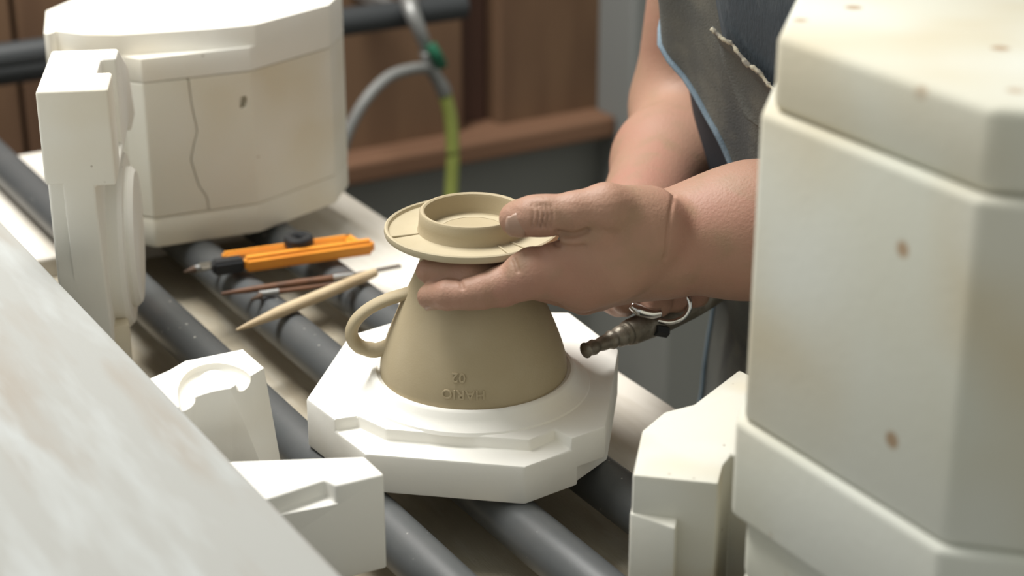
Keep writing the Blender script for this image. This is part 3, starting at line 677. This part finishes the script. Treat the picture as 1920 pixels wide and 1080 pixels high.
# hair, clothes
ca = (np.arange(hd[0] - .14, hd[0] + .14, .006), np.arange(hd[1] - .14, hd[1] + .14, .006), np.arange(hd[2] - .14, hd[2] + .15, .006))
hp_ = [pell(hd + N * .015 + [0, 0, .02], (.088, .098, .118), .01, np.stack([U, N, [0, 0, 1]], 1)), pell(hd - N * .10 + [0, 0, -.06], (.075, .09, .11), .01, np.stack([U, N, [0, 0, 1]], 1), 'sub')]
mobj('hair', nets(ca, field(ca, hp_), 'hair'), 'hair', pers, True)
ca = (np.arange(-.06, .72, .008), np.arange(.95, 1.62, .008), np.arange(.74, 1.42, .008))
sl = lambda a, b, f: a + (b - a) * f
sp_ = [torso_sd(.014, .78, 1.345), pcone(shR, sl(shR, elR, .45), .060, .058, .02), pcone(shL, sl(shL, elL, .45), .060, .058, .02), pcone(shR, shL, .060, .060, .02), pcone(tc3(1.36) - N * .01, tc3(1.5), .05, .07, .01, 'sub')]
mobj('shirt', nets(ca, field(ca, sp_), 'shirt'), 'shirt', pers, True)
ca = (np.arange(.0, .6, .010), np.arange(.98, 1.55, .010), np.arange(.04, .93, .010))
tp = [(np.array([.05, 1.0, .75]), np.array([.55, 1.5, .92]), torso_sd(.010, .78, .88)[2], .03, 'add'), pcone(hipR, knR, .098, .075, .03), pcone(knR, anR, .075, .065, .03), pcone(hipL, knL, .098, .075, .03), pcone(knL, anL, .075, .065, .03)]
mobj('trousers', nets(ca, field(ca, tp), 'trousers'), 'trousers', pers, True)
for an in (anR, anL):
    f0 = an * [1, 1, 0]; ca = tuple(np.arange(f0[i] - (.26 if i < 2 else .02), f0[i] + (.26 if i < 2 else .12), .006) for i in range(3))
    sh = [pcone(f0 + [0, 0, .042], f0 - N * .16 + [0, 0, .036], .042, .036, .02), pcone(f0 + [0, 0, .05], f0 + [0, 0, .09], .045, .05, .02), (f0 - [.3, .3, .1], f0 + [.3, .3, .0], lambda g: g[..., 2] - .0, .002, 'sub')]
    mobj('shoe', nets(ca, field(ca, sh), 'shoe'), 'shoe', pers, True)
# apron: draped sheet round the front
def apron_pt(phi, z, off):
    c = tor_c(z); a, b = tor_ab(max(z, .78)); off += float(np.interp(z, [.7, .96], [.04, 0])); a += off; b += off
    return np.array([*(c - N[:2] * a * math.cos(phi) + U[:2] * b * math.sin(phi)), z])
def fold(phi, z):
    f = .004 * math.sin(phi * 9 + z * 6) * (1 if z < .95 else .5) + .006 * noise.noise(Vector((phi * 2.2, z * 5, 1.3))) + .002 * noise.noise(Vector((phi * 8, z * 16, 5)))
    f += .010 * math.exp(-(((phi + .55) - (z - 1.0) * 1.1) / .10) ** 2)                 # long fold running down from the bib
    return f
PH1 = 1.25
GP = [(ph, z) for ph in np.arange(-.78, .6, .012) for z in np.arange(.62, 1.2, .004)]
GX = np.array([apron_pt(ph, z, .025) for ph, z in GP]) - CC; GD = GX @ FW
GX = np.stack([960 + F_PX * GX[:, 0] / GD, 540 - F_PX * (GX @ UPV) / GD], 1)
def apron_at(x, y):
    """where on the apron sheet the point seen at a pixel lies"""
    return GP[np.argmin(((GX - [x, y]) ** 2).sum(1))]
ez = [.42, .80, .86, .90, .94, .97, 1.0, 1.04, 1.09, 1.27]; ep = [-.80, -.77, -.74, -.40, -.12, -.08, -.18, -.45, -.70, -.78]
def apron_edge(z): return float(np.interp(z, ez, ep))
vs, fs = [], []; na, nz = 90, 130
for i in range(nz):
    z = .42 + (1.27 - .42) * i / (nz - 1)
    for j in range(na):
        ph = apron_edge(z) + (PH1 - apron_edge(z)) * j / (na - 1); vs.append(tuple(apron_pt(ph, z, .024 + fold(ph, z))))
for i in range(nz - 1):
    for j in range(na - 1): fs.append((i * na + j, i * na + j + 1, (i + 1) * na + j + 1, (i + 1) * na + j))
me = bpy.data.meshes.new('apron'); me.from_pydata(vs, [], fs)
apron = mobj('apron', me, 'denim', pers, True); md = apron.modifiers.new('s', 'SOLIDIFY'); md.thickness = .0022; md.offset = 0
hpts = [apron_pt(apron_edge(z), z, .025 + fold(apron_edge(z), z)) for z in np.linspace(.42, 1.27, 90)]
mobj('hem', tube(hpts, .0036, 10, flat=(1, .6)), 'hem', apron, True)
def patch(name, corners, off, mat, curl=0):
    """cloth patch sewn on the apron; corners as (phi, z): bottom left, bottom right, top right, top left"""
    vs, fs = [], []; n_ = 26; bl, br, tr_, tl = [np.array(c) for c in corners]
    for i in range(n_):
        v_ = i / (n_ - 1)
        for j in range(n_):
            u_ = j / (n_ - 1); p = (bl * (1 - u_) + br * u_) * (1 - v_) + (tl * (1 - u_) + tr_ * u_) * v_
            p[0] += -.05 * math.sin(math.pi * v_) * (1 - u_)
            vs.append(tuple(apron_pt(p[0], p[1], off + fold(p[0], p[1]) + curl * (max(0, v_ - .8) * 5 + max(0, .12 - u_) * 5))))
    for i in range(n_ - 1):
        for j in range(n_ - 1): fs.append((i * n_ + j, i * n_ + j + 1, (i + 1) * n_ + j + 1, (i + 1) * n_ + j))
    me = bpy.data.meshes.new(name); me.from_pydata(vs, [], fs)
    o = mobj(name, me, mat, apron, True); md = o.modifiers.new('s', 'SOLIDIFY'); md.thickness = .002; md.offset = 0
    return vs[(n_ - 1) * n_:]
tl, bl = apron_at(1358, 47), apron_at(1412, 215); dph = .62
patch('bib_panel', [(tl[0] - .03, tl[1] - .03), (tl[0] + dph + .1, tl[1] - .08), (tl[0] + dph + .1, 1.26), (tl[0] + .05, 1.26)], .0265, 'denim_blue')
top = patch('pocket', [bl, (bl[0] + .5, bl[1] - .05), (tl[0] + dph, tl[1] - .075), tl], .0295, 'denim', .006)
fr = [np.array(p) + np.array([random.uniform(-1, 1) * .0008, -.001, random.uniform(-1, 1) * .001]) for p in top]
mobj('frayed_edge', tube(spline(fr, 110), [.0009 + .0011 * random.random() for _ in range(110)], 7), 'thread', apron, True)
for ph, nm in ((-.75, 'strap'), (.75, 'strap')):
    pts = [apron_pt(ph, z, .02) for z in (1.22, 1.27, 1.31)] + [tc3(1.35) + U * (.10 * (1 if ph > 0 else -1)) + N * .03, tc3(1.36) + N * .075 + U * .02 * (1 if ph > 0 else -1)]
    mobj(nm, tube(spline(pts, 24), .014, 10, flat=(1, .2), ref=(0, 0, 1)), 'denim_blue', apron, True)

# ================================================================== BLOW GUN
gun = tag(empty('air_blow_gun', tuple(gM)), 'clay-smeared metal air blow gun held over the octagonal plate', 'air gun')
def on(f, dz=0, dy=0): return gT + (gE - gT) * f + np.array([0, dy, dz])
pts = [on(f) for f in np.linspace(0, .30, 22)]; rr = [.0044 + .0030 * max(0, i - 6) / 15 + .0016 * noise.noise(Vector((i * .43, 3.1, 7.7))) + .0004 * random.random() for i in range(22)]
mobj('nozzle', tube(pts, rr, 16), 'gun', gun, True)
mobj('barrel', tube(spline([on(.27), on(.36), on(.5), on(.62), on(.72)], 24), list(np.interp(np.linspace(0, 1, 24), [0, .15, .6, 1], [.0065, .0088, .0095, .0085])), 18), 'gun', gun, True)
mobj('grip', tube(spline([on(.66), on(.80, .002), on(1.0, .008), on(1.25, .02)], 20), list(np.linspace(.0085, .0115, 20)), 18), 'gun', gun, True)
tr = [ud(x, y, 1.178) for x, y in [(1183, 572), (1200, 582), (1222, 588), (1240, 586)]]
mobj('trigger', tube(spline(tr, 20), list(np.interp(np.linspace(0, 1, 20), [0, .3, 1], [.0026, .0040, .0030])), 12), 'chrome', gun, True)
hk = [ud(x, y, 1.195) for x, y in [(1232, 600), (1256, 604), (1280, 596), (1292, 578), (1290, 560), (1276, 550)]]
mobj('hook', tube(spline(hk, 30), .0019, 12), 'chrome', gun, True)
mobj('valve_nut', tube([ud(1228, 618, 1.195), ud(1250, 622, 1.2)], .0042, 6), 'black', gun, 'angle')
